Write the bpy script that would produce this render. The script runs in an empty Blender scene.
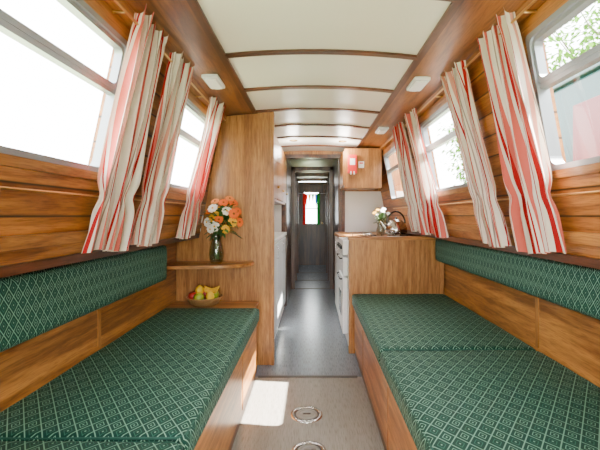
import bpy, bmesh, math, random
from mathutils import Vector, Matrix
random.seed(7)
scene = bpy.context.scene
coll = scene.collection

# ---------------------------------------------------------------- materials
def new_mat(name):
    m = bpy.data.materials.new(name); m.use_nodes = True
    nt = m.node_tree; b = nt.nodes["Principled BSDF"]
    return m, nt, b
def N(nt, t, **kw):
    n = nt.nodes.new(t)
    for k, v in kw.items(): setattr(n, k, v)
    return n
def plain(name, col, rough=0.5, metal=0.0, bump=0.0, bscale=60, var=0.06, **ex):
    m, nt, b = new_mat(name)
    tc = N(nt, "ShaderNodeTexCoord"); no = N(nt, "ShaderNodeTexNoise")
    no.inputs["Scale"].default_value = bscale; no.inputs["Detail"].default_value = 4
    nt.links.new(tc.outputs["Object"], no.inputs["Vector"])
    r = N(nt, "ShaderNodeValToRGB")
    r.color_ramp.elements[0].color = (*[c*(1-var) for c in col], 1)
    r.color_ramp.elements[1].color = (*[min(1, c*(1+var)) for c in col], 1)
    nt.links.new(no.outputs["Fac"], r.inputs["Fac"]); nt.links.new(r.outputs["Color"], b.inputs["Base Color"])
    b.inputs["Roughness"].default_value = rough; b.inputs["Metallic"].default_value = metal
    if bump:
        bp = N(nt, "ShaderNodeBump"); bp.inputs["Strength"].default_value = bump; bp.inputs["Distance"].default_value = 0.002
        nt.links.new(no.outputs["Fac"], bp.inputs["Height"]); nt.links.new(bp.outputs["Normal"], b.inputs["Normal"])
    for k, v in ex.items(): b.inputs[k].default_value = v
    return m
def wood(name, light, dark, axis='Y', rough=0.38, groove=None, gaxis='Z', fine=1.0, lo=0.47, hi=0.68, knots=False, spec=0.42, coat=0.10):
    """grain along axis; groove=period of tongue-and-groove lines along gaxis"""
    m, nt, b = new_mat(name); L = nt.links
    tc = N(nt, "ShaderNodeTexCoord"); mp = N(nt, "ShaderNodeMapping")
    s = {'X': (1.5, 20, 20), 'Y': (20, 1.5, 20), 'Z': (20, 20, 1.5)}[axis]
    mp.inputs["Scale"].default_value = [v*fine for v in s]
    L.new(tc.outputs["Object"], mp.inputs["Vector"])
    vec = mp.outputs["Vector"]
    sep = N(nt, "ShaderNodeSeparateXYZ"); L.new(tc.outputs["Object"], sep.inputs[0])
    gl = None
    if groove:
        d = N(nt, "ShaderNodeMath", operation='DIVIDE'); L.new(sep.outputs[gaxis], d.inputs[0]); d.inputs[1].default_value = groove
        fl = N(nt, "ShaderNodeMath", operation='FLOOR'); L.new(d.outputs[0], fl.inputs[0])
        fr = N(nt, "ShaderNodeMath", operation='FRACT'); L.new(d.outputs[0], fr.inputs[0])
        mu = N(nt, "ShaderNodeMath", operation='MULTIPLY'); L.new(fl.outputs[0], mu.inputs[0]); mu.inputs[1].default_value = 7.31
        cb = N(nt, "ShaderNodeCombineXYZ")
        for i in range(3): L.new(mu.outputs[0], cb.inputs[i])
        va = N(nt, "ShaderNodeVectorMath", operation='ADD'); L.new(vec, va.inputs[0]); L.new(cb.outputs[0], va.inputs[1]); vec = va.outputs[0]
        sb = N(nt, "ShaderNodeMath", operation='SUBTRACT'); L.new(fr.outputs[0], sb.inputs[0]); sb.inputs[1].default_value = 0.5
        ab = N(nt, "ShaderNodeMath", operation='ABSOLUTE'); L.new(sb.outputs[0], ab.inputs[0])
        mr = N(nt, "ShaderNodeMapRange"); L.new(ab.outputs[0], mr.inputs[0])
        mr.inputs[1].default_value = 0.5-0.006/groove; mr.inputs[2].default_value = 0.5-0.001/groove
        gl = mr.outputs[0]
    n1 = N(nt, "ShaderNodeTexNoise"); n1.inputs["Scale"].default_value = 1.0; n1.inputs["Detail"].default_value = 7; n1.inputs["Roughness"].default_value = .62
    n1.inputs["Distortion"].default_value = 1.0; L.new(vec, n1.inputs["Vector"])
    n2 = N(nt, "ShaderNodeTexNoise"); n2.inputs["Scale"].default_value = 0.22; n2.inputs["Detail"].default_value = 2; n2.inputs["Distortion"].default_value = 2.0
    L.new(vec, n2.inputs["Vector"])
    mx = N(nt, "ShaderNodeMath", operation='MULTIPLY_ADD'); L.new(n2.outputs["Fac"], mx.inputs[0]); mx.inputs[1].default_value = 0.50
    hf = N(nt, "ShaderNodeMath", operation='MULTIPLY'); L.new(n1.outputs["Fac"], hf.inputs[0]); hf.inputs[1].default_value = 0.65
    L.new(hf.outputs[0], mx.inputs[2])
    r = N(nt, "ShaderNodeValToRGB"); r.color_ramp.elements[0].position = lo; r.color_ramp.elements[1].position = hi
    r.color_ramp.elements[0].color = (*dark, 1); r.color_ramp.elements[1].color = (*light, 1)
    L.new(mx.outputs[0], r.inputs["Fac"]); col = r.outputs["Color"]
    mp3 = N(nt, "ShaderNodeMapping"); mp3.inputs["Scale"].default_value = {'X': (14, 260, 260), 'Y': (260, 14, 260), 'Z': (260, 260, 14)}[axis]
    L.new(tc.outputs["Object"], mp3.inputs[0]); n3 = N(nt, "ShaderNodeTexNoise"); n3.inputs["Scale"].default_value = 1.0; n3.inputs["Detail"].default_value = 2; L.new(mp3.outputs[0], n3.inputs["Vector"])
    r3 = N(nt, "ShaderNodeValToRGB"); r3.color_ramp.elements[0].position = .36; r3.color_ramp.elements[0].color = (.62, .58, .55, 1); r3.color_ramp.elements[1].position = .5; r3.color_ramp.elements[1].color = (1, 1, 1, 1)
    L.new(n3.outputs["Fac"], r3.inputs[0]); m3 = N(nt, "ShaderNodeMix", data_type='RGBA'); m3.blend_type = 'MULTIPLY'; m3.inputs[0].default_value = .8
    L.new(col, m3.inputs[6]); L.new(r3.outputs[0], m3.inputs[7]); col = m3.outputs[2]
    if knots:
        vo = N(nt, "ShaderNodeTexVoronoi"); mk = N(nt, "ShaderNodeMapping"); mk.inputs["Scale"].default_value = (2.6, 2.0, 6.5); L.new(tc.outputs["Object"], mk.inputs["Vector"])
        L.new(mk.outputs[0], vo.inputs["Vector"]); vo.inputs["Scale"].default_value = 1.0
        kr = N(nt, "ShaderNodeMapRange"); L.new(vo.outputs["Distance"], kr.inputs[0]); kr.inputs[1].default_value = .13; kr.inputs[2].default_value = .05
        mc = N(nt, "ShaderNodeMix", data_type='RGBA'); L.new(kr.outputs[0], mc.inputs[0]); L.new(col, mc.inputs[6]); mc.inputs[7].default_value = (*[c*0.45 for c in dark], 1); col = mc.outputs[2]
    if gl is not None:
        mc = N(nt, "ShaderNodeMix", data_type='RGBA'); L.new(gl, mc.inputs[0]); L.new(col, mc.inputs[6])
        mc.inputs[7].default_value = (*[c*0.10 for c in dark], 1); col = mc.outputs[2]
    L.new(col, b.inputs["Base Color"]); b.inputs["Roughness"].default_value = rough; b.inputs["Specular IOR Level"].default_value = spec
    b.inputs["Coat Weight"].default_value = coat; b.inputs["Coat Roughness"].default_value = 0.2
    bp = N(nt, "ShaderNodeBump"); bp.inputs["Strength"].default_value = 0.12; bp.inputs["Distance"].default_value = 0.002
    L.new(n1.outputs["Fac"], bp.inputs["Height"]); L.new(bp.outputs["Normal"], b.inputs["Normal"])
    return m

OAK_L, OAK_D = (0.50, 0.212, 0.048), (0.20, 0.066, 0.012)
M_oakY = wood("oak_along", OAK_L, OAK_D, 'Y', fine=1.4)
M_oakZ = wood("oak_upright", (0.46, 0.205, 0.054), (0.25, 0.095, 0.021), 'Z', fine=2.4)
M_oakX = wood("oak_across", OAK_L, OAK_D, 'X')
M_tg = wood("pine_tongue_groove", (0.55, 0.218, 0.046), (0.21, 0.062, 0.010), 'Y', groove=0.095, knots=True)
M_dark = wood("mahogany_trim", (0.13, 0.036, 0.010), (0.04, 0.011, 0.004), 'Y', rough=0.35, coat=.1)
M_darkX = wood("mahogany_trim_x", (0.16, 0.045, 0.012), (0.05, 0.015, 0.005), 'X', rough=0.35, coat=.1)
M_band = wood("ceiling_board", (0.34, 0.122, 0.029), (0.11, 0.032, 0.007), 'Y', rough=0.32, coat=.2)
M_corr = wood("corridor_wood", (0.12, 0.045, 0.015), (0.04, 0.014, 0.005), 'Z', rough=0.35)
M_ceil = plain("cream_panel", (0.90, 0.86, 0.75), 0.35, bscale=3, var=0.02)
M_white = plain("white_enamel", (0.88, 0.89, 0.9), 0.25, var=0.01)
M_wwall = plain("white_laminate", (0.87, 0.87, 0.85), 0.4, bscale=5, var=0.02)
M_alu = plain("aluminium_frame", (0.30, 0.32, 0.34), 0.4, metal=0.7, var=0.03)
M_steel = plain("stainless_steel", (0.6, 0.6, 0.6), 0.2, metal=1.0, var=0.02)
M_brass = plain("brass", (0.65, 0.4, 0.14), 0.3, metal=1.0, var=0.03)
M_black = plain("black_gloss", (0.02, 0.02, 0.022), 0.15)
M_rubber = plain("dark_rubber", (0.06, 0.055, 0.05), 0.6)
M_red = plain("red_paint", (0.70, 0.015, 0.012), 0.4)
M_paper = plain("white_card", (0.85, 0.85, 0.82), 0.6)
M_lamp = plain("lamp_diffuser", (0.9, 0.9, 0.88), 0.3)

def glass_mat():
    m = bpy.data.materials.new("window_glass"); m.use_nodes = True; nt = m.node_tree; nt.nodes.clear()
    o = N(nt, "ShaderNodeOutputMaterial"); mx = N(nt, "ShaderNodeMixShader"); t = N(nt, "ShaderNodeBsdfTransparent"); g = N(nt, "ShaderNodeBsdfGlossy")
    g.inputs["Roughness"].default_value = 0.02; t.inputs[0].default_value = (0.97, 0.99, 0.985, 1)
    f = N(nt, "ShaderNodeLayerWeight"); f.inputs[0].default_value = 0.5
    p = N(nt, "ShaderNodeMath", operation='POWER'); nt.links.new(f.outputs["Facing"], p.inputs[0]); p.inputs[1].default_value = 4
    q = N(nt, "ShaderNodeMath", operation='MULTIPLY_ADD'); nt.links.new(p.outputs[0], q.inputs[0]); q.inputs[1].default_value = .4; q.inputs[2].default_value = .03
    nt.links.new(q.outputs[0], mx.inputs[0]); nt.links.new(t.outputs[0], mx.inputs[1]); nt.links.new(g.outputs[0], mx.inputs[2]); nt.links.new(mx.outputs[0], o.inputs[0])
    return m
M_glass = glass_mat()

def fabric_green(name, period):
    m, nt, b = new_mat(name); L = nt.links
    uv = N(nt, "ShaderNodeUVMap"); sp = N(nt, "ShaderNodeSeparateXYZ"); L.new(uv.outputs[0], sp.inputs[0])
    def ax(o, per):
        d = N(nt, "ShaderNodeMath", operation='DIVIDE'); L.new(o, d.inputs[0]); d.inputs[1].default_value = per
        f = N(nt, "ShaderNodeMath", operation='FRACT'); L.new(d.outputs[0], f.inputs[0])
        s = N(nt, "ShaderNodeMath", operation='SUBTRACT'); L.new(f.outputs[0], s.inputs[0]); s.inputs[1].default_value = .5
        a = N(nt, "ShaderNodeMath", operation='ABSOLUTE'); L.new(s.outputs[0], a.inputs[0]); return a.outputs[0]
    a = N(nt, "ShaderNodeMath", operation='ADD'); L.new(ax(sp.outputs[0], period), a.inputs[0]); L.new(ax(sp.outputs[1], period*1.35), a.inputs[1])
    r = N(nt, "ShaderNodeValToRGB"); cr = r.color_ramp; cr.interpolation = 'LINEAR'
    G = (0.001, 0.043, 0.029, 1); P = (0.20, 0.385, 0.285, 1); Q = (0.035, 0.14, 0.10, 1)
    stops = [(0.0, P), (0.05, P), (0.07, G), (0.20, G), (0.22, P), (0.25, P), (0.27, G), (0.45, G), (0.47, P), (0.53, P), (0.55, G), (0.73, G), (0.75, Q), (0.78, Q), (0.80, G), (0.93, G), (0.95, P)]
    cr.elements[0].position = 0; cr.elements[0].color = P; cr.elements[1].position = 1; cr.elements[1].color = P
    for p, c in stops[1:]:
        e = cr.elements.new(p); e.color = c
    L.new(a.outputs[0], r.inputs[0])
    no = N(nt, "ShaderNodeTexNoise"); no.inputs["Scale"].default_value = 350; L.new(uv.outputs[0], no.inputs["Vector"])
    mx = N(nt, "ShaderNodeMix", data_type='RGBA'); mx.blend_type = 'MULTIPLY'; mx.inputs[0].default_value = 0.3
    L.new(r.outputs[0], mx.inputs[6]); L.new(no.outputs["Fac"], mx.inputs[7]); L.new(mx.outputs[2], b.inputs["Base Color"])
    b.inputs["Roughness"].default_value = 0.65; b.inputs["Specular IOR Level"].default_value = 0.25
    bp = N(nt, "ShaderNodeBump"); bp.inputs["Strength"].default_value = 0.25; bp.inputs["Distance"].default_value = 0.001
    L.new(no.outputs["Fac"], bp.inputs["Height"]); L.new(bp.outputs[0], b.inputs["Normal"])
    return m
M_seat = fabric_green("green_diamond_fabric", 0.052)
M_bol = fabric_green("green_fine_diamond_fabric", 0.040)
M_pipe = plain("green_piping", (0.004, 0.065, 0.045), 0.7)

def cloth(name, col, tr=.4):
    m = bpy.data.materials.new(name); m.use_nodes = True; nt = m.node_tree; nt.nodes.clear()
    o = N(nt, "ShaderNodeOutputMaterial"); d = N(nt, "ShaderNodeBsdfDiffuse"); t = N(nt, "ShaderNodeBsdfTranslucent"); mx = N(nt, "ShaderNodeMixShader"); mx.inputs[0].default_value = tr
    no = N(nt, "ShaderNodeTexNoise"); no.inputs["Scale"].default_value = 90; r = N(nt, "ShaderNodeValToRGB"); r.color_ramp.elements[0].color = (*[c*.9 for c in col], 1); r.color_ramp.elements[1].color = (*col, 1)
    nt.links.new(no.outputs["Fac"], r.inputs[0]); nt.links.new(r.outputs[0], d.inputs[0]); nt.links.new(r.outputs[0], t.inputs[0])
    nt.links.new(d.outputs[0], mx.inputs[1]); nt.links.new(t.outputs[0], mx.inputs[2]); nt.links.new(mx.outputs[0], o.inputs[0])
    return m
def curtain_mat():
    m = bpy.data.materials.new("striped_curtain_cotton"); m.use_nodes = True; nt = m.node_tree; nt.nodes.clear(); L = nt.links
    o = N(nt, "ShaderNodeOutputMaterial"); uv = N(nt, "ShaderNodeUVMap"); sp = N(nt, "ShaderNodeSeparateXYZ"); L.new(uv.outputs[0], sp.inputs[0])
    f = N(nt, "ShaderNodeMath", operation='FRACT'); L.new(sp.outputs[0], f.inputs[0])
    r = N(nt, "ShaderNodeValToRGB"); cr = r.color_ramp; cr.interpolation = 'CONSTANT'
    W = (0.87, 0.80, 0.71, 1); R = (0.46, 0.018, 0.02, 1); K = (0.70, 0.15, 0.12, 1); S = (0.76, 0.34, 0.27, 1); B = (0.40, 0.30, 0.26, 1)
    st = [(0, W), (.09, R), (.12, W), (.15, K), (.26, W), (.29, R), (.31, W), (.38, S), (.43, W), (.50, B), (.515, W), (.54, B), (.555, W), (.60, K), (.67, R), (.73, W), (.83, S), (.88, W), (.93, R), (.95, W)]
    cr.elements[0].color = W; cr.elements[1].position = .09; cr.elements[1].color = R
    for p, c in st[2:]:
        e = cr.elements.new(p); e.color = c
    L.new(f.outputs[0], r.inputs[0])
    d = N(nt, "ShaderNodeBsdfDiffuse"); t = N(nt, "ShaderNodeBsdfTranslucent"); mx = N(nt, "ShaderNodeMixShader"); mx.inputs[0].default_value = .22
    L.new(r.outputs[0], d.inputs[0]); L.new(r.outputs[0], t.inputs[0]); L.new(d.outputs[0], mx.inputs[1]); L.new(t.outputs[0], mx.inputs[2]); L.new(mx.outputs[0], o.inputs[0])
    return m
M_curt = curtain_mat()

# ---------------------------------------------------------------- mesh helpers
def grp(name):
    e = bpy.data.objects.new(name, None); e.empty_display_size = 0.1; coll.objects.link(e); return e
def finish(name, bm, mat, parent=None, smooth=False):
    me = bpy.data.meshes.new(name); bm.normal_update(); bm.to_mesh(me); bm.free()
    if mat: me.materials.append(mat)
    if smooth:
        for p in me.polygons: p.use_smooth = True
    ob = bpy.data.objects.new(name, me); coll.objects.link(ob)
    if parent: ob.parent = parent
    return ob
def bm_box(bm, x0, x1, y0, y1, z0, z1):
    vs = [bm.verts.new((x, y, z)) for x in (x0, x1) for y in (y0, y1) for z in (z0, z1)]
    for f in ((0,1,3,2),(4,6,7,5),(0,4,5,1),(2,3,7,6),(0,2,6,4),(1,5,7,3)): bm.faces.new([vs[i] for i in f])
    return vs
def box(name, x0, x1, y0, y1, z0, z1, mat, parent=None, bev=0.0):
    bm = bmesh.new(); bm_box(bm, min(x0,x1), max(x0,x1), y0, y1, z0, z1)
    if bev: bmesh.ops.bevel(bm, geom=bm.edges[:], offset=bev, segments=2, affect='EDGES', profile=.5)
    bmesh.ops.recalc_face_normals(bm, faces=bm.faces)
    return finish(name, bm, mat, parent)
def multi(name, boxes, mat, parent=None):
    bm = bmesh.new()
    for b in boxes: bm_box(bm, min(b[0],b[1]), max(b[0],b[1]), *b[2:])
    bmesh.ops.recalc_face_normals(bm, faces=bm.faces)
    return finish(name, bm, mat, parent)
def hexa(bm, pts):
    vs = [bm.verts.new(p) for p in pts]
    for f in ((0,1,2,3),(7,6,5,4),(0,4,5,1),(1,5,6,2),(2,6,7,3),(3,7,4,0)): bm.faces.new([vs[i] for i in f])
def cushion(name, x0, x1, y0, y1, z0, z1, mat, parent, r=0.03, puff=0.012):
    bm = bmesh.new(); bm_box(bm, x0, x1, y0, y1, z0, z1)
    bmesh.ops.bevel(bm, geom=bm.edges[:], offset=r, segments=4, affect='EDGES', profile=.6)
    bmesh.ops.subdivide_edges(bm, edges=[e for e in bm.edges if e.calc_length() > 0.12], cuts=10, use_grid_fill=True)
    bmesh.ops.recalc_face_normals(bm, faces=bm.faces); bm.normal_update()
    cx, cy = (x0+x1)/2, (y0+y1)/2; hx, hy = (x1-x0)/2, (y1-y0)/2
    uvl = bm.loops.layers.uv.new("UVMap")
    for f in bm.faces:
        n = f.normal; a = [abs(n.x), abs(n.y), abs(n.z)]; k = a.index(max(a))
        for l in f.loops:
            c = l.vert.co
            l[uvl].uv = {0: (c.y, c.z), 1: (c.x, c.z), 2: (c.x, c.y)}[k]
    for v in bm.verts:
        u = max(0, 1-((v.co.x-cx)/hx)**2); w = max(0, 1-((v.co.y-cy)/hy)**4)
        if v.co.z > (z0+z1)/2: v.co.z += puff*math.sqrt(u*w) + 0.002*math.sin(v.co.y*13+v.co.x*9)
    return finish(name, bm, mat, parent, True)
def lathe(name, prof, loc, mat, parent=None, seg=32, smooth=True):
    bm = bmesh.new(); rings = []
    for r, z in prof:
        if r < 1e-5: rings.append([bm.verts.new((loc[0], loc[1], loc[2]+z))])
        else: rings.append([bm.verts.new((loc[0]+r*math.cos(2*math.pi*i/seg), loc[1]+r*math.sin(2*math.pi*i/seg), loc[2]+z)) for i in range(seg)])
    for a, b in zip(rings, rings[1:]):
        for i in range(seg):
            j = (i+1) % seg
            if len(a) == 1 and len(b) == 1: continue
            if len(a) == 1: bm.faces.new((a[0], b[i], b[j]))
            elif len(b) == 1: bm.faces.new((a[i], a[j], b[0]))
            else: bm.faces.new((a[i], a[j], b[j], b[i]))
    bmesh.ops.recalc_face_normals(bm, faces=bm.faces)
    return finish(name, bm, mat, parent, smooth)
def tube(name, pts, r, mat, parent=None, radii=None, cyclic=False):
    cu = bpy.data.curves.new(name, 'CURVE'); cu.dimensions = '3D'; cu.bevel_depth = r; cu.bevel_resolution = 4; cu.use_fill_caps = True
    s = cu.splines.new('POLY'); s.points.add(len(pts)-1); s.use_cyclic_u = cyclic
    for i, p in enumerate(pts):
        s.points[i].co = (*p, 1)
        if radii: s.points[i].radius = radii[i]
    s.use_smooth = True
    cu.materials.append(mat); ob = bpy.data.objects.new(name, cu); coll.objects.link(ob)
    if parent: ob.parent = parent
    return ob

# ---------------------------------------------------------------- shell dims
Y0, YB, YE = -0.9, 5.0, 9.2
HL, HR = 1.04, 1.10
def wx(side, z):
    return (0.88-0.215*(z-1.0)) if side < 0 else (0.94-0.183*(z-1.0))
WZ0, WZ1 = 1.31, 1.79
wins = {-1: [(0.55, 1.53), (2.08, 2.86)], 1: [(0.48, 1.46), (2.12, 2.90), (3.72, 4.36)]}
def ceil_z(x): return 1.95 - 0.085*x*x*1.3

# floor
M_floor = wood("grey_vinyl_floor", (0.275, 0.25, 0.22), (0.24, 0.217, 0.19), 'Y', rough=0.3, fine=2.2, coat=0)
M_floor2 = wood("vinyl_daylight_blue", (0.215, 0.245, 0.29), (0.19, 0.22, 0.262), 'Y', rough=0.24, fine=1.6, coat=0)  # same vinyl further back; blue daylight reflection put into its colour
flo = grp("floor")
box("saloon_vinyl", -1.1, 1.16, Y0, 2.83, -0.06, 0, M_floor, flo)
box("galley_vinyl", -1.1, 1.16, 2.83, YE, -0.06, 0, M_floor2, flo)
box("trim_1", -0.38, 0.32, 2.815, 2.84, 0, 0.005, M_rubber, None)

# walls
for side, nm, H in ((-1, "wall_left", HL), (1, "wall_right", HR)):
    w = grp(nm)
    multi("hull_lining", [(side*H, side*(H+0.05), Y0, YB, 0, 0.97)], M_oakY, w)
    multi("gunwale_ledge", [(side*(wx(side,1)-0.02), side*(H+0.05), Y0, YB, 0.97, 1.0)], M_dark, w)
    multi("lining_joint_strips", [(side*(H-.006), side*H, y-.012, y+.012, .5, .97) for y in (0.9, 1.95)], M_oakZ, w)
    bm = bmesh.new()
    def slab(y0, y1, z0, z1, o0=0.0, o1=-0.05):
        pts = []
        for o in (o0, o1):
            for y, z in ((y0, z0), (y1, z0), (y1, z1), (y0, z1)):
                pts.append((side*(wx(side, z)-o), y, z))
        hexa(bm, pts)
    slab(Y0, YB, 1.0, WZ0); slab(Y0, YB, WZ1, 1.96)
    ys = Y0
    for a, b in wins[side]: slab(ys, a, WZ0, WZ1); ys = b
    slab(ys, YB, WZ0, WZ1)
    bmesh.ops.recalc_face_normals(bm, faces=bm.faces)
    finish("cabin_side_boards", bm, M_tg, w)
    bm = bmesh.new(); slab(Y0, YB, 1.045, 1.085, 0.028, 0.0); slab(Y0, YB, 1.86, 1.90, 0.03, 0.0)
    bmesh.ops.recalc_face_normals(bm, faces=bm.faces); finish("trim_rails", bm, M_oakY, w)
    if side < 0: multi("galley_white_lining", [(-.866, -.85, 3.1, 4.97, 1.0, 1.25)], M_wwall, w)

# windows
def rrect(y0, y1, z0, z1, r, n=6):
    out = []
    for cy, cz, a0 in ((y1-r, z1-r, 0), (y0+r, z1-r, 90), (y0+r, z0+r, 180), (y1-r, z0+r, 270)):
        for i in range(n+1):
            a = math.radians(a0+90*i/n); out.append((cy+r*math.cos(a), cz+r*math.sin(a)))
    return out
def ring(name, side, o, i, d0, d1, mat, parent):
    bm = bmesh.new()
    P = lambda p, d: bm.verts.new((side*(wx(side, p[1])-d), p[0], p[1]))
    A = [P(p, d0) for p in o]; B = [P(p, d1) for p in o]; C = [P(p, d1) for p in i]; D = [P(p, d0) for p in i]
    n = len(o)
    for k in range(n):
        j = (k+1) % n
        for u, v in ((A, B), (B, C), (C, D), (D, A)): bm.faces.new((u[k], u[j], v[j], v[k]))
    bmesh.ops.recalc_face_normals(bm, faces=bm.faces)
    return finish(name, bm, mat, parent)
wn = 1
for side in (-1, 1):
    for a, b in wins[side]:
        g = grp("window_%d" % wn); wn += 1
        ring("wood_surround", side, rrect(a-.035, b+.035, WZ0-.035, WZ1+.03, .02), rrect(a-.002, b+.002, WZ0-.002, WZ1+.002, .03), -0.001, 0.012, M_oakY, g)
        ring("outer_frame", side, rrect(a-.006, b+.006, WZ0-.006, WZ1+.006, .02), rrect(a+.012, b-.012, WZ0+.012, WZ1-.012, .035), -0.030, 0.015, M_alu, g)
        zh = 1.615
        ring("hopper_frame", side, rrect(a+.011, b-.011, zh, WZ1-.011, .025), rrect(a+.026, b-.026, zh+.018, WZ1-.026, .02), -0.024, 0.006, M_alu, g)
        bm = bmesh.new()
        pts = []
        for o in (0.004, -0.024):
            for y, z in ((a+.01, zh-.016), (b-.01, zh-.016), (b-.01, zh+.002), (a+.01, zh+.002)): pts.append((side*(wx(side, z)-o), y, z))
        hexa(bm, pts); bmesh.ops.recalc_face_normals(bm, faces=bm.faces); finish("transom_bar", bm, M_alu, g)
        bm = bmesh.new()
        bm.faces.new([bm.verts.new((side*(wx(side, z)+.018), y, z)) for y, z in ((a+.005, WZ0+.005), (b-.005, WZ0+.005), (b-.005, WZ1-.005), (a+.005, WZ1-.005))])
        finish("glass_pane", bm, M_glass, g)
# curtain wires
for side in (-1, 1):
    g = grp("curtain_rod"); z = 1.215; x = side*(wx(side, z)-0.028); z2 = 1.855; x2 = side*(wx(side, z2)-0.045)
    ye = 3.0 if side < 0 else 4.3
    tube("lower_rod", [(x, Y0+.02, z), (x, ye, z)], 0.004, M_brass, g)
    tube("upper_rod", [(x2, Y0+.02, z2), (x2, ye, z2)], 0.005, M_brass, g)
    yy = 0.4
    while yy < ye:
        for (px, pz) in ((x, z), (x2, z2)):
            tube("bracket", [(px, yy, pz), (side*(wx(side, pz)+0.005), yy, pz)], 0.005, M_brass, g)
        yy += 1.0

# curtains
def curtain(side, yt0, yt1, yb0, yb1, folds, phase, zb=1.0, zt=1.90, rep=2.2, flare=0.0):
    nu, nv = 130, 44; bm = bmesh.new(); uvl = bm.loops.layers.uv.new("UVMap"); G = []
    for j in range(nv+1):
        v = j/nv; z = zt+(zb-zt)*v; row = []
        y0 = yt0+(yb0-yt0)*v; y1 = yt1+(yb1-yt1)*v + flare*max(0, (v-.72)/.28)**1.5
        pin = 0.16*math.exp(-((z-1.215)/.04)**2) + 0.06*math.exp(-((v-.30)/.22)**2) + 0.05*math.exp(-((z-1.855)/.015)**2)
        yc = (y0+y1)/2; hw = (y1-y0)/2*(1-pin)
        for i in range(nu+1):
            u = i/nu
            amp = 0.030*(0.7+0.3*math.sin(7*u+phase+2*v))*(1-.45*math.exp(-((z-1.215)/.04)**2))
            th = 2*math.pi*folds*(u+0.035*math.sin(4*v+phase)+.02*math.sin(9*u+phase)) + phase
            off = 0.058+amp*math.sin(th)+0.007*math.sin(th*.37+v*4)
            y = yc+(2*u-1)*hw + 0.014*math.sin(2*th+1)
            zz = z + (0.012*math.sin(u*5+phase) if v > .97 else 0) + (0.010*math.sin(th) if v < .02 else 0)
            row.append((bm.verts.new((side*(wx(side, zz)-off), y, zz)), u*rep+phase*.3, v))
        G.append(row)
    for j in range(nv):
        for i in range(nu):
            q = [G[j][i], G[j][i+1], G[j+1][i+1], G[j+1][i]]
            f = bm.faces.new([a[0] for a in q])
            for l, a in zip(f.loops, q): l[uvl].uv = (a[1], a[2])
    return finish("striped_curtain", bm, M_curt, None, True)
curtain(-1, 1.45, 1.73, 1.45, 1.75, 4.5, 0.3)
curtain(-1, 1.83, 2.10, 1.80, 2.12, 4.5, 1.7)
curtain(-1, 2.52, 2.86, 2.44, 2.80, 4.5, 2.6)
curtain(-1, 0.30, 0.60, 0.40, 0.82, 5, 4.0, zb=1.06, flare=.25)
curtain(1, 1.45, 1.74, 1.37, 1.70, 4.5, 0.9)
curtain(1, 1.92, 2.22, 1.78, 2.06, 4.5, 2.2)
curtain(1, 2.78, 3.10, 2.64, 3.02, 4.5, 3.4)
curtain(1, 3.20, 3.52, 3.08, 3.50, 4.5, 5.0)

# ceiling
ce = grp("ceiling")
def strip(name, x0, x1, y0, y1, mat, parent, drop=0.0, th=0.02, n=10):
    bm = bmesh.new(); T = []
    for i in range(n+1):
        x = x0+(x1-x0)*i/n; z = ceil_z(x)-drop
        T.append([bm.verts.new((x, y, zz)) for y in (y0, y1) for zz in (z, z+th)])
    for a, b in zip(T, T[1:]):
        for p, q in ((0, 1), (1, 3), (3, 2), (2, 0)): bm.faces.new((a[p], a[q], b[q], b[p]))
    bm.faces.new([T[0][i] for i in (0, 1, 3, 2)]); bm.faces.new([T[-1][i] for i in (0, 1, 3, 2)])
    bmesh.ops.recalc_face_normals(bm, faces=bm.faces)
    return finish(name, bm, mat, parent)
strip("cream_panels", -0.43, 0.52, Y0, YE, M_ceil, ce)
strip("side_board_left", -0.78, -0.43, Y0, YB, M_band, ce)
strip("side_board_right", 0.52, 0.86, Y0, YB, M_band, ce)
strip("edge_batten_left", -0.452, -0.42, Y0, YB, M_dark, ce, 0.012, 0.012)
strip("edge_batten_right", 0.508, 0.54, Y0, YB, M_dark, ce, 0.012, 0.012)
for k, y in enumerate((0.35, 0.88, 1.42, 1.96, 2.50, 3.02, 3.55, 4.08, 4.6)):
    strip("cross_batten_%d" % k, -0.43, 0.52, y-.018, y+.018, M_darkX, ce, 0.012, 0.012)
for k, y in enumerate((5.6, 6.8, 7.4, 8.2)):
    strip("cross_batten_c%d" % k, -0.30, 0.33, y-.016, y+.016, M_darkX, ce, 0.012, 0.012)
def lamp(x, y):
    g = grp("ceiling_light_fixture"); z = ceil_z(x)
    box("housing", x-.045, x+.045, y-.10, y+.10, z-.022, z-.0, M_white, g, .006)
    box("diffuser", x-.032, x+.032, y-.08, y+.08, z-.030, z-.021, M_lamp, g, .003)
    box("switch", x-.012, x+.012, y+.083, y+.095, z-.026, z-.021, M_paper, g)
lamp(-0.56, 2.28); lamp(0.61, 2.30); lamp(0.62, 3.55); lamp(-0.56, .9); lamp(.61, .9)
for (x, y) in ((0.33, 4.3), (-0.2, 4.3)):
    g = grp("recessed_downlight")
    lathe("bezel", [(0.0, -.004), (.025, -.004), (.03, -.008), (.042, -.006), (.044, 0.002)], (x, y, ceil_z(x)), M_brass, g)

# front bulkhead behind camera with open doorway
g = grp("wall_back")
multi("bulkhead_boards", [(-1.1, -.45, Y0-.05, Y0, 0, 1.97), (.50, 1.16, Y0-.05, Y0, 0, 1.97), (-.45, .50, Y0-.05, Y0, 1.86, 1.97), (-.45, .50, Y0-.05, Y0, 0, .2)], M_tg, g)

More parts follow.
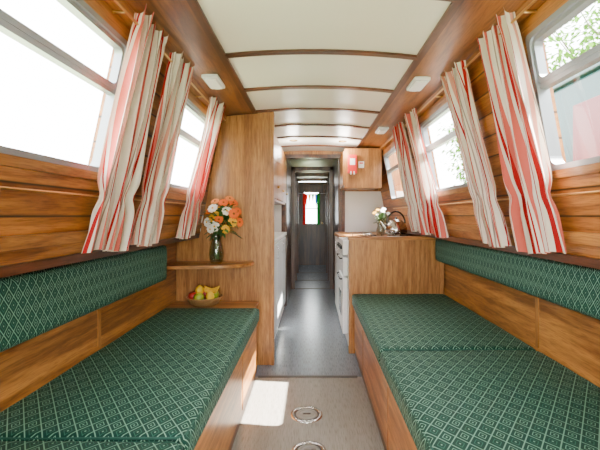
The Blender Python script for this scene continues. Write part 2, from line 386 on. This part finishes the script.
# ---------------------------------------------------------------- benches
def bench(side, H, xi, seams, yend, cush_z=(0.40, 0.495), bol=(0.78, 0.97), bol_segs=()):
    g = grp("upholstered_bench")
    base = xi+.035
    multi("base_carcass", [(side*base, side*(H-.002), seams[0], yend-.005, 0.0, 0.395)], M_oakY, g)
    multi("front_panel", [(side*(base-.010), side*base, seams[0], yend-.004, .05, .368)], M_oakY, g)
    multi("panel_joint", [(side*(base-.013), side*(base-.010), y-.008, y+.008, .05, .368) for y in (yend-.55, yend-1.45)], M_oakZ, g)
    box("top_rail", side*(base-.018), side*base, seams[0], yend-.004, .368, .398, M_oakY, g)
    box("kick_board", side*(base-.006), side*base, seams[0], yend-.004, 0.0, .05, M_dark, g)
    ys = list(seams)+[yend]
    for k, (a, b) in enumerate(zip(ys, ys[1:])):
        x0, x1 = sorted((side*xi, side*(H-.004)))
        cushion("seat_cushion_%d" % k, x0, x1, a+.003, b-.003, *cush_z, M_seat, g)
        pts = rrect(a+.012, b-.012, x0+.012, x1-.012, .03)
        tube("piping_%d" % k, [(p[1], p[0], cush_z[1]-.006) for p in pts], .004, M_pipe, g, cyclic=True)
    for k, (a, b) in enumerate(bol_segs):
        x0, x1 = sorted((side*(H-.115), side*(H-.004)))
        cushion("back_bolster_%d" % k, x0, x1, a+.003, b-.003, *bol, M_bol, g, r=.038, puff=.0)
    return g
bench(-1, HL, 0.365, (0.3, 1.16), 2.80, bol=(0.725, 0.955), bol_segs=((0.3, 2.58),))
bench(1, HR, 0.325, (0.4, 1.93), 3.295, bol=(0.775, 0.962), bol_segs=((0.3, 3.22),))

# left end ledge, partition, corner shelf
g = grp("partition_panel")
box("panel", -0.865, -0.305, 3.05, 3.085, 0, .969, M_oakZ, g)
bm = bmesh.new()
P = [(-.865, .969), (-.305, .969), (-.305, 1.93), (-.685, 1.895), (-.85, 1.02)]
lo = [bm.verts.new((x, 3.05, z)) for x, z in P]; hi = [bm.verts.new((x, 3.085, z)) for x, z in P]
bm.faces.new(lo); bm.faces.new(hi)
for i in range(5): j = (i+1) % 5; bm.faces.new((lo[i], lo[j], hi[j], hi[i]))
bmesh.ops.recalc_face_normals(bm, faces=bm.faces); finish("upper_panel", bm, M_oakZ, g)
box("lower_infill", -1.035, -0.865, 3.05, 3.085, 0, .968, M_oakZ, g)
box("edge_post", -0.315, -0.290, 3.04, 3.095, 0, 1.93, M_oakZ, g, .004)
g = grp("bench_end_locker")
box("carcass", -1.035, -0.42, 2.805, 3.038, 0, .47, M_oakZ, g)
box("lid", -1.035, -0.405, 2.802, 3.038, .47, .49, M_oakX, g, .004)
def shelf(name, z, x0, x1, y0, y1, th=.022):
    bm = bmesh.new(); pts = [(x0, y1)]
    pts += [(x0, y0), (x0+.30, y0+.03)]
    for i in range(1, 8):
        a = math.pi/2*i/8
        pts.append((x0+.30+(x1-x0-.30)*math.sin(a), y0+.03+(y1-y0-.05)*(1-math.cos(a))*.9))
    pts.append((x1, y1))
    lo = [bm.verts.new((p[0], p[1], z)) for p in pts]; hi = [bm.verts.new((p[0], p[1], z+th)) for p in pts]
    bm.faces.new(lo); bm.faces.new(hi)
    for i in range(len(pts)): j = (i+1) % len(pts); bm.faces.new((lo[i], lo[j], hi[j], hi[i]))
    bmesh.ops.recalc_face_normals(bm, faces=bm.faces)
    return finish(name, bm, M_oakX, None)
shelf("corner_shelf", .77, -1.035, -.44, 2.74, 3.038)

# ---------------------------------------------------------------- flowers
def petal_flower(name, c, nrm, R, npet, mat, cmat, parent, layers=2):
    n = Vector(nrm).normalized(); t = n.orthogonal().normalized(); b = n.cross(t); bm = bmesh.new(); c = Vector(c)
    for L in range(layers):
        for k in range(npet):
            a = 2*math.pi*(k+.5*L)/npet; d = t*math.cos(a)+b*math.sin(a); s = n.cross(d)
            RR = R*(1-.25*L); w = RR*2.2/npet*1.3*2; lift = .25+.3*L
            rows = []
            for f, ww in ((.12, .4), (.45, .9), (.8, 1.0), (1.0, .35)):
                p = c+d*RR*f+n*RR*(lift*f-.25*f*f)
                rows.append((bm.verts.new(p-s*w*ww*.5), bm.verts.new(p+n*RR*.04), bm.verts.new(p+s*w*ww*.5)))
            for q, r in zip(rows, rows[1:]):
                bm.faces.new((q[0], q[1], r[1], r[0])); bm.faces.new((q[1], q[2], r[2], r[1]))
    finish(name, bm, mat, parent, True)
    bm = bmesh.new(); bmesh.ops.create_uvsphere(bm, u_segments=10, v_segments=6, radius=R*.2, matrix=Matrix.Translation(c+n*R*.10)); finish(name+"_centre", bm, cmat, parent, True)
def leaf(bm, base, d, L, w):
    d = Vector(d).normalized(); s = d.cross(Vector((0, 0, 1)))
    if s.length < .1: s = Vector((1, 0, 0))
    s.normalize(); base = Vector(base); prev = None; up = s.cross(d)
    for f, ww in ((0, .1), (.3, .9), (.6, .9), (.85, .5), (1, .03)):
        p = base+d*L*f-Vector((0, 0, 1))*L*.25*f*f
        r = (bm.verts.new(p-s*w*ww), bm.verts.new(p-up*w*.2), bm.verts.new(p+s*w*ww))
        if prev: bm.faces.new((prev[0], prev[1], r[1], r[0])); bm.faces.new((prev[1], prev[2], r[2], r[1]))
        prev = r
M_or = plain("orange_petal", (0.80, 0.13, 0.004), .7); M_ye = plain("yellow_petal", (0.80, 0.42, 0.01), .7); M_wh = plain("white_petal", (0.88, 0.85, 0.78), .7)
M_pk = plain("peach_petal", (0.80, 0.24, 0.05), .7)
M_gr = plain("leaf_green", (0.025, 0.10, 0.010), .6, var=.3, bscale=30); M_ctr = plain("flower_centre", (0.18, 0.07, 0.01), .8)
M_vase = bpy.data.materials.new("vase_glass"); M_vase.use_nodes = True
nt = M_vase.node_tree; nt.nodes.clear(); o = N(nt, "ShaderNodeOutputMaterial"); mx = N(nt, "ShaderNodeMixShader"); t = N(nt, "ShaderNodeBsdfTransparent"); gl = N(nt, "ShaderNodeBsdfGlossy"); gl.inputs["Roughness"].default_value = .05
t.inputs[0].default_value = (.84, .91, .86, 1); f = N(nt, "ShaderNodeLayerWeight"); f.inputs[0].default_value = .5
pw = N(nt, "ShaderNodeMath", operation='POWER'); nt.links.new(f.outputs["Facing"], pw.inputs[0]); pw.inputs[1].default_value = 2.5
ml = N(nt, "ShaderNodeMath", operation='MULTIPLY_ADD'); nt.links.new(pw.outputs[0], ml.inputs[0]); ml.inputs[1].default_value = .6; ml.inputs[2].default_value = .08
nt.links.new(ml.outputs[0], mx.inputs[0]); nt.links.new(t.outputs[0], mx.inputs[1]); nt.links.new(gl.outputs[0], mx.inputs[2]); nt.links.new(mx.outputs[0], o.inputs[0])
g = grp("flower_vase")
vx, vy, vz = -0.70, 2.93, 0.7925
lathe("vase", [(0, 0), (.036, 0), (.050, .02), (.056, .07), (.048, .12), (.036, .16), (.038, .19), (.046, .21), (.043, .21), (.035, .19), (.033, .16), (.044, .12), (.052, .07), (.046, .025), (0, .012)], (vx, vy, vz), M_vase, g)
fc = Vector((vx+.035, vy-.01, vz+.30))
fl = [(-.10, -.02, .0, 'w'), (-.09, .0, .08, 'o'), (-.05, -.05, .10, 'w'), (.0, -.06, .02, 'o'), (.06, -.06, .08, 'w'), (.10, -.05, .0, 'y'), (.13, .0, .08, 'o'), (.03, -.04, .14, 'o'), (-.04, -.02, .15, 'p'),
      (.10, -.02, .14, 'o'), (-.07, -.04, -.05, 'w'), (.05, -.06, -.05, 'y'), (.14, .01, .0, 'o'), (.0, -.04, .08, 'y'), (-.06, -.03, .03, 'y'), (.07, -.01, .17, 'p'), (-.03, -.07, -.03, 'w'), (.11, -.06, .06, 'o')]
for k, (dx, dy, dz, c) in enumerate(fl):
    dx *= .95
    p = fc+Vector((dx, dy, dz)); nr = Vector((dx, dy-.12, dz+.02))
    petal_flower("flower_%d" % k, p, nr, random.uniform(.032, .042), 12 if c != 'w' else 9, {'w': M_wh, 'o': M_or, 'y': M_ye, 'p': M_pk}[c], M_ctr if c != 'w' else M_ye, g)
    tube("stem_%d" % k, [(vx+dx*.1, vy+dy*.08, vz+.03), (vx+dx*.15, vy+dy*.15, vz+.18), tuple(fc+Vector((dx, dy, dz))*.7-Vector((0, 0, .02))), tuple(p)], .0028, M_gr, g)
bm = bmesh.new()
for k in range(80):
    a = random.uniform(0, 6.28); e = random.uniform(-.4, 1.2)
    d = Vector((math.cos(a)*math.cos(e), math.sin(a)*math.cos(e)*.5-.25, math.sin(e)))
    leaf(bm, fc+Vector((0, 0, random.uniform(-.07, .06)))+d*.07, d, random.uniform(.06, .11 if d.x > 0 else .06), random.uniform(.012, .020))
finish("foliage", bm, M_gr, g, True)

# fruit basket
g = grp("fruit_basket")
M_wick = wood("wicker", (0.50, 0.28, 0.10), (0.25, 0.12, 0.04), 'X', rough=.6)
bx, by, bz = -.78, 2.90, .4905
lathe("bowl", [(0, 0), (.075, 0), (.10, .022), (.125, .062), (.130, .066), (.126, .056), (.10, .014), (0, .006)], (bx, by, bz), M_wick, g)
for k in range(7):
    r = .080+.0075*k; tube("weave_%d" % k, [(bx+r*math.cos(a*math.pi/16), by+r*math.sin(a*math.pi/16), bz+.006+.0092*k) for a in range(32)], .0045, M_wick, g, cyclic=True)
M_ban = plain("banana_skin", (.78, .42, .01), .6, var=.15, bscale=20); M_app = plain("apple_red", (.42, .02, .012), .3, var=.5, bscale=15); M_apg = plain("apple_green", (.30, .36, .02), .3, var=.2, bscale=15); M_lem = plain("lemon_skin", (.80, .50, .01), .45, bump=.3, bscale=120)
ap = [(0, -.028), (.016, -.034), (.032, -.02), (.038, .005), (.030, .028), (.014, .033), (0, .024)]
lem = [(0, -.040), (.010, -.036), (.026, -.02), (.031, 0), (.026, .02), (.010, .036), (0, .040)]
for k, (dx, dy, dz, mt, pr) in enumerate(((-.075, -.02, .066, M_app, ap), (-.02, -.07, .066, M_apg, ap), (.0, .03, .076, M_app, ap), (.06, .04, .066, M_apg, ap), (-.04, .055, .066, M_app, ap), (-.03, -.015, .110, M_lem, lem), (.055, -.055, .07, M_lem, lem))):
    lathe("fruit_%d" % k, pr, (bx+dx, by+dy, bz+dz), mt, g, 20)
for k in range(2):
    pts = []
    for i in range(11):
        a = -1.1+2.2*i/10; pts.append((bx+.055+.06*math.sin(a), by-.03+.030*k, bz+.165-.07*math.cos(a)*.8+.010*k-.01))
    tube("banana_%d" % k, pts, .014, M_ban, g, radii=[.25, .6, .9, 1, 1, 1, 1, 1, .9, .55, .25])

# ---------------------------------------------------------------- galley right
g = grp("galley_end_cabinet")
box("end_panel", .315, 1.09, 3.305, 3.34, 0, .935, M_oakZ, g)
box("corner_post", .305, .335, 3.30, 3.35, 0, .935, M_oakZ, g, .004)
box("cap", .300, 1.09, 3.30, 3.40, .935, .966, M_oakX, g, .005)
g = grp("gas_cooker")
box("body", .31, .90, 3.42, 3.98, .02, .925, M_white, g, .006)
box("oven_door", .265, .308, 3.44, 3.96, .12, .60, M_white, g, .008)
box("oven_window", .260, .266, 3.60, 3.86, .24, .46, M_black, g, .003)
box("grill_door", .267, .308, 3.44, 3.96, .62, .78, M_white, g, .006)
box("control_panel", .265, .31, 3.43, 3.97, .80, .925, M_white, g, .005)
for k in range(5):
    o = lathe("knob_%d" % k, [(0, 0), (.018, 0), (.016, .022), (0, .024)], (0, 0, 0), M_black, g, 16)
    o.rotation_euler = (0, -math.pi/2, 0); o.location = (.266, 3.50+.10*k, .862)
for k, z in enumerate((.585, .765)):
    tube("handle_%d" % k, [(.266, 3.50, z), (.244, 3.50, z), (.244, 3.90, z), (.266, 3.90, z)], .006, M_black, g)
box("hob_plate", .33, .90, 3.43, 3.97, .926, .934, M_steel, g, .002)
for k, (x, y) in enumerate(((.48, 3.56), (.48, 3.84), (.76, 3.56), (.76, 3.84))):
    lathe("burner_%d" % k, [(0, .016), (.03, .016), (.036, .008), (.045, 0)], (x, y, .934), M_black, g, 20)
    for a in range(4):
        c, s = math.cos(a*math.pi/2), math.sin(a*math.pi/2)
        tube("pan_support_%d_%d" % (k, a), [(x+.02*c, y+.02*s, .962), (x+.09*c, y+.09*s, .962), (x+.09*c, y+.09*s, .935)], .004, M_black, g)
g = grp("kitchen_base_cabinet")
box("carcass", .315, 1.09, 3.99, 4.97, 0, .90, M_wwall, g)
for k in range(2): box("door_%d" % k, .285, .314, 4.0+.48*k, 4.475+.48*k, .06, .88, M_white, g, .004)
box("worktop", .28, 1.09, 3.99, 4.97, .90, .935, M_oakY, g, .004)
for k in range(2): tube("pull_%d" % k, [(.286, 4.05+.5*k, .75), (.267, 4.05+.5*k, .75), (.267, 4.05+.5*k, .85), (.286, 4.05+.5*k, .85)], .004, M_steel, g)
g = grp("kitchen_base_cabinet")
box("carcass", -1.03, -.345, 3.10, 4.97, 0, .90, M_wwall, g)
for k in range(3): box("door_%d" % k, -.344, -.325, 3.12+.615*k, 3.12+.615*k+.60, .08, .88, M_white, g, .004)
box("worktop", -1.03, -.315, 3.10, 4.97, .90, .935, M_wwall, g, .004)
for k in range(3): tube("pull_%d" % k, [(-.324, 3.66+.615*k, .75), (-.305, 3.66+.615*k, .75), (-.305, 3.66+.615*k, .85), (-.324, 3.66+.615*k, .85)], .004, M_steel, g)
g = grp("wall_cupboard")
box("carcass", -.66, -.335, 3.10, 4.97, 1.27, 1.86, M_oakY, g)
for k in range(3):
    box("door_%d" % k, -.334, -.318, 3.12+.615*k, 3.72+.615*k, 1.29, 1.85, M_oakZ, g, .004)
    lathe("knob_%d" % k, [(0, -.012), (.010, -.01), (.013, 0), (.010, .01), (0, .012)], (-.306, 3.68+.61*k, 1.40), M_brass, g, 14)
g = grp("wall_cupboard")
box("carcass", .36, .755, 4.40, 4.97, 1.45, 1.87, M_oakZ, g)
box("end_frame", .355, .765, 4.385, 4.40, 1.44, 1.875, M_oakZ, g, .004)
box("door_1", .343, .358, 4.42, 4.96, 1.47, 1.85, M_oakZ, g, .004)
g = grp("fire_blanket_case")
box("case", .39, .49, 4.35, 4.384, 1.60, 1.80, M_red, g, .006)
box("label", .412, .468, 4.347, 4.351, 1.69, 1.76, M_paper, g)
box("tab_1", .415, .43, 4.345, 4.350, 1.585, 1.62, M_paper, g)
box("tab_2", .45, .465, 4.345, 4.350, 1.585, 1.62, M_paper, g)
g = grp("warning_notice")
box("card", .51, .57, 4.380, 4.3845, 1.66, 1.73, M_paper, g)
box("red_print", .52, .56, 4.378, 4.3805, 1.705, 1.72, M_red, g)

# bulkhead
g = grp("wall_far")
multi("bulkhead_wood", [(-1.09, -.36, 5.0, 5.04, .0, 1.93), (.39, 1.15, 5.0, 5.04, 1.44, 1.93), (.39, 1.15, 5.0, 5.04, 0, .93), (-.36, .39, 5.0, 5.04, 1.87, 1.95)], M_oakZ, g)
multi("white_splashback", [(.39, 1.15, 4.995, 5.04, .93, 1.44)], M_wwall, g)
box("splashback_left", -.85, -.36, 4.994, 5.0, .935, 1.27, M_wwall, g)
def frame(name, y, xl, xr, zt, w=.045, mat=M_dark):
    multi(name, [(xl-.02, xl+w*.6, y-.02, y+.03, 0, zt), (xr-w*.6, xr+.02, y-.02, y+.03, 0, zt), (xl-.02, xr+.02, y-.02, y+.03, zt-w, zt)], mat)
frame("door_frame", 5.0, -.36, .39, 1.90)
# kettle & plants
g = grp("kettle"); kx, ky, kz = .78, 3.72, .966
lathe("body", [(0, 0), (.092, 0), (.104, .012), (.102, .055), (.085, .10), (.05, .132), (.04, .136), (0, .142)], (kx, ky, kz), M_steel, g)
lathe("lid_knob", [(0, .0), (.012, .002), (.016, .014), (0, .024)], (kx, ky, kz+.138), M_black, g, 16)
tube("spout", [(kx-.07, ky, kz+.04), (kx-.115, ky, kz+.08), (kx-.145, ky, kz+.125)], .014, M_steel, g, radii=[1.3, 1, .75])
tube("handle", [(kx+.085*math.cos(a), ky, kz+.10+.11*math.sin(a)) for a in [math.pi*i/12 for i in range(13)]], .008, M_black, g)
g = grp("posy_vase"); hx, hy, hz = .70, 4.08, .9355
lathe("vase", [(0, 0), (.035, 0), (.045, .05), (.03, .10), (.036, .13), (.032, .13), (.026, .10), (.04, .05), (0, .01)], (hx, hy, hz), M_vase, g, 24)
bm = bmesh.new()
for k in range(60):
    a = random.uniform(0, 6.28); e = random.uniform(.1, 1.4); d = Vector((math.cos(a)*math.cos(e), math.sin(a)*math.cos(e), math.sin(e)))
    leaf(bm, Vector((hx, hy, hz+.13))+d*random.uniform(.0, .08), d, random.uniform(.05, .10), random.uniform(.008, .014))
finish("leaves", bm, plain("herb_leaf", (.08, .15, .05), .6, var=.3), g, True)
for k in range(7):
    a = k*2.4; rr = .03+.010*k
    p = Vector((hx+rr*math.cos(a), hy+rr*math.sin(a)-.02, hz+.27-.010*k)); petal_flower("bloom_%d" % k, p, p-Vector((hx, hy+.08, hz+.12)), .022, 8, (M_wh, M_ye, M_wh)[k % 3], M_ye, g)
    tube("stem_%d" % k, [(hx, hy, hz+.06), (hx+rr*.3*math.cos(a), hy, hz+.16), tuple(p)], .0022, M_gr, g)

# ---------------------------------------------------------------- corridor
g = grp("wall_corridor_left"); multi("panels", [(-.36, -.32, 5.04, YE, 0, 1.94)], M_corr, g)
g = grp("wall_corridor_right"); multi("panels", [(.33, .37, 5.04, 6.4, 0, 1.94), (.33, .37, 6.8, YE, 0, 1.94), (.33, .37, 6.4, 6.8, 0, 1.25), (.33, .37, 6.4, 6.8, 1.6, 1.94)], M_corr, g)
for y, zt in ((6.2, 1.89), (7.0, 1.88), (7.9, 1.87)):
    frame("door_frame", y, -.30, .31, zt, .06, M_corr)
    box("trim_2", -.28, .29, y-.01, y+.02, 0, .006, M_rubber)
g = grp("door_end")
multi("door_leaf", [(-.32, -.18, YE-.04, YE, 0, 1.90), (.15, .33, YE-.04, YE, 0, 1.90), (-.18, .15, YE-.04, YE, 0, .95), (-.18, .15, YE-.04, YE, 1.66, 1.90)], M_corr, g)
box("glazing_bar", -.18, .15, YE-.03, YE-.01, 1.28, 1.30, M_dark, g)
box("pane", -.18, .15, YE-.018, YE-.014, .95, 1.66, M_glass, g)
lathe("handle", [(0, -.02), (.018, -.015), (.02, 0), (.018, .015), (0, .02)], (.24, YE-.07, .95), M_brass, g, 14)
g = grp("fabric_bunting")
cols = [cloth("red_cloth", (.40, .01, .01), .25), cloth("yellow_cloth", (.6, .28, .01), .25), cloth("green_cloth", (.01, .15, .02), .25), cloth("blue_cloth", (.02, .05, .25), .25)]
for k in range(4):
    bm = bmesh.new(); x = -.165+.075*k
    vs = [bm.verts.new(p) for p in ((x, YE-.06, 1.62), (x+.07, YE-.06, 1.62), (x+.035, YE-.065, (1.30, 1.42, 1.44, 1.28)[k]))]
    bm.faces.new(vs); finish("pennant_%d" % k, bm, cols[k], g)
tube("cord", [(-.30, YE-.058, 1.64), (0, YE-.058, 1.622), (.32, YE-.058, 1.64)], .003, M_paper, g)
g = grp("door_curtain")
for s, x0, mt in ((0, -.21, cols[0]), (1, .11, cols[2])):
    bm = bmesh.new(); pv = None
    for i in range(13):
        x = x0+.07*i/12; yy = YE-.085+.012*math.sin(i*1.6)
        r = (bm.verts.new((x, yy, .92)), bm.verts.new((x, yy, 1.64)))
        if pv: bm.faces.new((pv[0], r[0], r[1], pv[1]))
        pv = r
    finish("drape_%d" % s, bm, mt, g, True)

# floor plates
M_plate = plain("plate_plastic", (.22, .205, .18), .35)
for (x, y, r) in ((-.03, 2.29, .092), (-.015, 1.93, .085)):
    g = grp("floor_inspection_plate")
    lathe("rim", [(r*.78, .004), (r*.80, .007), (r*.97, .007), (r, .0005)], (x, y, 0), M_steel, g, 48)
    lathe("seal", [(r*.66, .003), (r*.68, .0045), (r*.79, .0045)], (x, y, 0), M_rubber, g, 48)
    lathe("lid", [(0, .006), (r*.45, .006), (r*.47, .004), (r*.5, .006), (r*.66, .006), (r*.665, .001)], (x, y, 0), M_plate, g, 48)
    box("slot", x-.022, x+.022, y-.007, y+.007, .0055, .0068, M_black, g)

# ---------------------------------------------------------------- outside
M_grass = plain("grass", (.30, .36, .2), .9, bscale=4, var=.3)
box("ground", -40, 40, -40, 40, -.62, -.6, M_grass)
g = grp("moored_boat")
M_teal = plain("teal_boat_paint", (.008, .050, .048), .4, var=.03); M_br = plain("maroon_boat_paint", (.12, .006, .006), .4)
box("hull", 2.1, 4.1, -3.0, 4.6, -.598, .95, M_black, g, .03)
box("cabin", 2.25, 3.95, -2.5, 4.0, .95, 2.30, M_teal, g, .03)
box("roof_edge", 2.22, 3.98, -2.53, 4.03, 2.30, 2.34, M_teal, g, .01)
for k in range(5):
    box("cabin_panel_%d" % k, 2.235, 2.25, -2.3+1.32*k, -1.45+1.22*k, 1.1, 2.08, M_br, g, .005)
g = grp("tree")
M_bark = plain("bark", (.10, .08, .06), .9, var=.3)
M_tl = cloth("tree_leaf", (.08, .19, .02), .4)
tips = []
def branch(p, d, L, r, dep):
    pts = [p]; q = Vector(p); d = Vector(d).normalized()
    for i in range(4):
        q = q+d*L/4; d = (d+Vector((random.uniform(-.2, .2), random.uniform(-.2, .2), random.uniform(-.05, .15)))).normalized(); pts.append(tuple(q))
    tube("branch", pts, r, M_bark, g, radii=[1, .9, .8, .7, .55])
    tips.append(pts[-1]); tips.append(pts[2])
    if dep > 0:
        for i in range(4):
            dd = d+Vector((random.uniform(-.9, .9), random.uniform(-.9, .9), random.uniform(-.2, .7))); branch(pts[random.choice((2, 3, 4))], dd, L*.7, r*.5, dep-1)
branch((8.0, 10.0, -.6), (0, 0, 1), 3.2, .14, 3)
branch((7.5, 6.5, -.6), (0, 0, 1), 3.0, .12, 3)
branch((6.5, 15.5, -.6), (0, 0, 1), 2.6, .12, 3)
bm = bmesh.new()
for p in tips:
    if p[2] < 1.6: continue
    for k in range(14):
        d = Vector((random.uniform(-1, 1), random.uniform(-1, 1), random.uniform(-1, 1))); leaf(bm, Vector(p)+d*.35, d, .16, .05)
finish("leaves", bm, M_tl, g)

# ---------------------------------------------------------------- world & lights
w = bpy.data.worlds.new("sky"); scene.world = w; w.use_nodes = True
bg = w.node_tree.nodes["Background"]; bg.inputs[0].default_value = (0.96, 0.98, 1.0, 1); bg.inputs[1].default_value = 21.0
sd = bpy.data.lights.new("sun", 'SUN'); sd.energy = 110; sd.angle = math.radians(.6); sd.color = (1, .95, .86)
so = bpy.data.objects.new("sun", sd); coll.objects.link(so)
so.rotation_euler = Vector((-.78, .03, -1)).to_track_quat('-Z', 'Y').to_euler(); so.location = (6, 2, 8)
def pl(x, y, z, e, c=(1, .95, .88), r=.06):
    d = bpy.data.lights.new("fill_light", 'POINT'); d.energy = e; d.color = c; d.shadow_soft_size = r
    o = bpy.data.objects.new("fill_light", d); coll.objects.link(o); o.location = (x, y, z)
pl(.33, 4.3, 1.82, 12); pl(-.2, 4.3, 1.82, 9)  # added fill to brighten the galley; ceiling fittings are switched off
pl(0, 7.4, 1.78, 2)  # added fill for the dark corridor, no fitting here

# ---------------------------------------------------------------- recentre group empties
bpy.context.view_layer.update()
for e in [o for o in scene.objects if o.type == 'EMPTY']:
    pts = [c.matrix_world @ Vector(v) for c in e.children for v in c.bound_box]
    if not pts: continue
    lo = Vector([min(p[i] for p in pts) for i in range(3)]); hi = Vector([max(p[i] for p in pts) for i in range(3)])
    ctr = Vector(((lo.x+hi.x)/2, (lo.y+hi.y)/2, lo.z)); e.location = ctr
    for c in e.children: c.location = c.location - ctr

cam = bpy.data.cameras.new("camera"); co = bpy.data.objects.new("camera", cam); coll.objects.link(co)
cam.sensor_width = 36; cam.lens = 24; cam.shift_x = -0.02; cam.shift_y = -10/600; cam.clip_start = .02
co.location = (0, 0, 1.144); co.rotation_euler = (math.pi/2, 0, 0); scene.camera = co
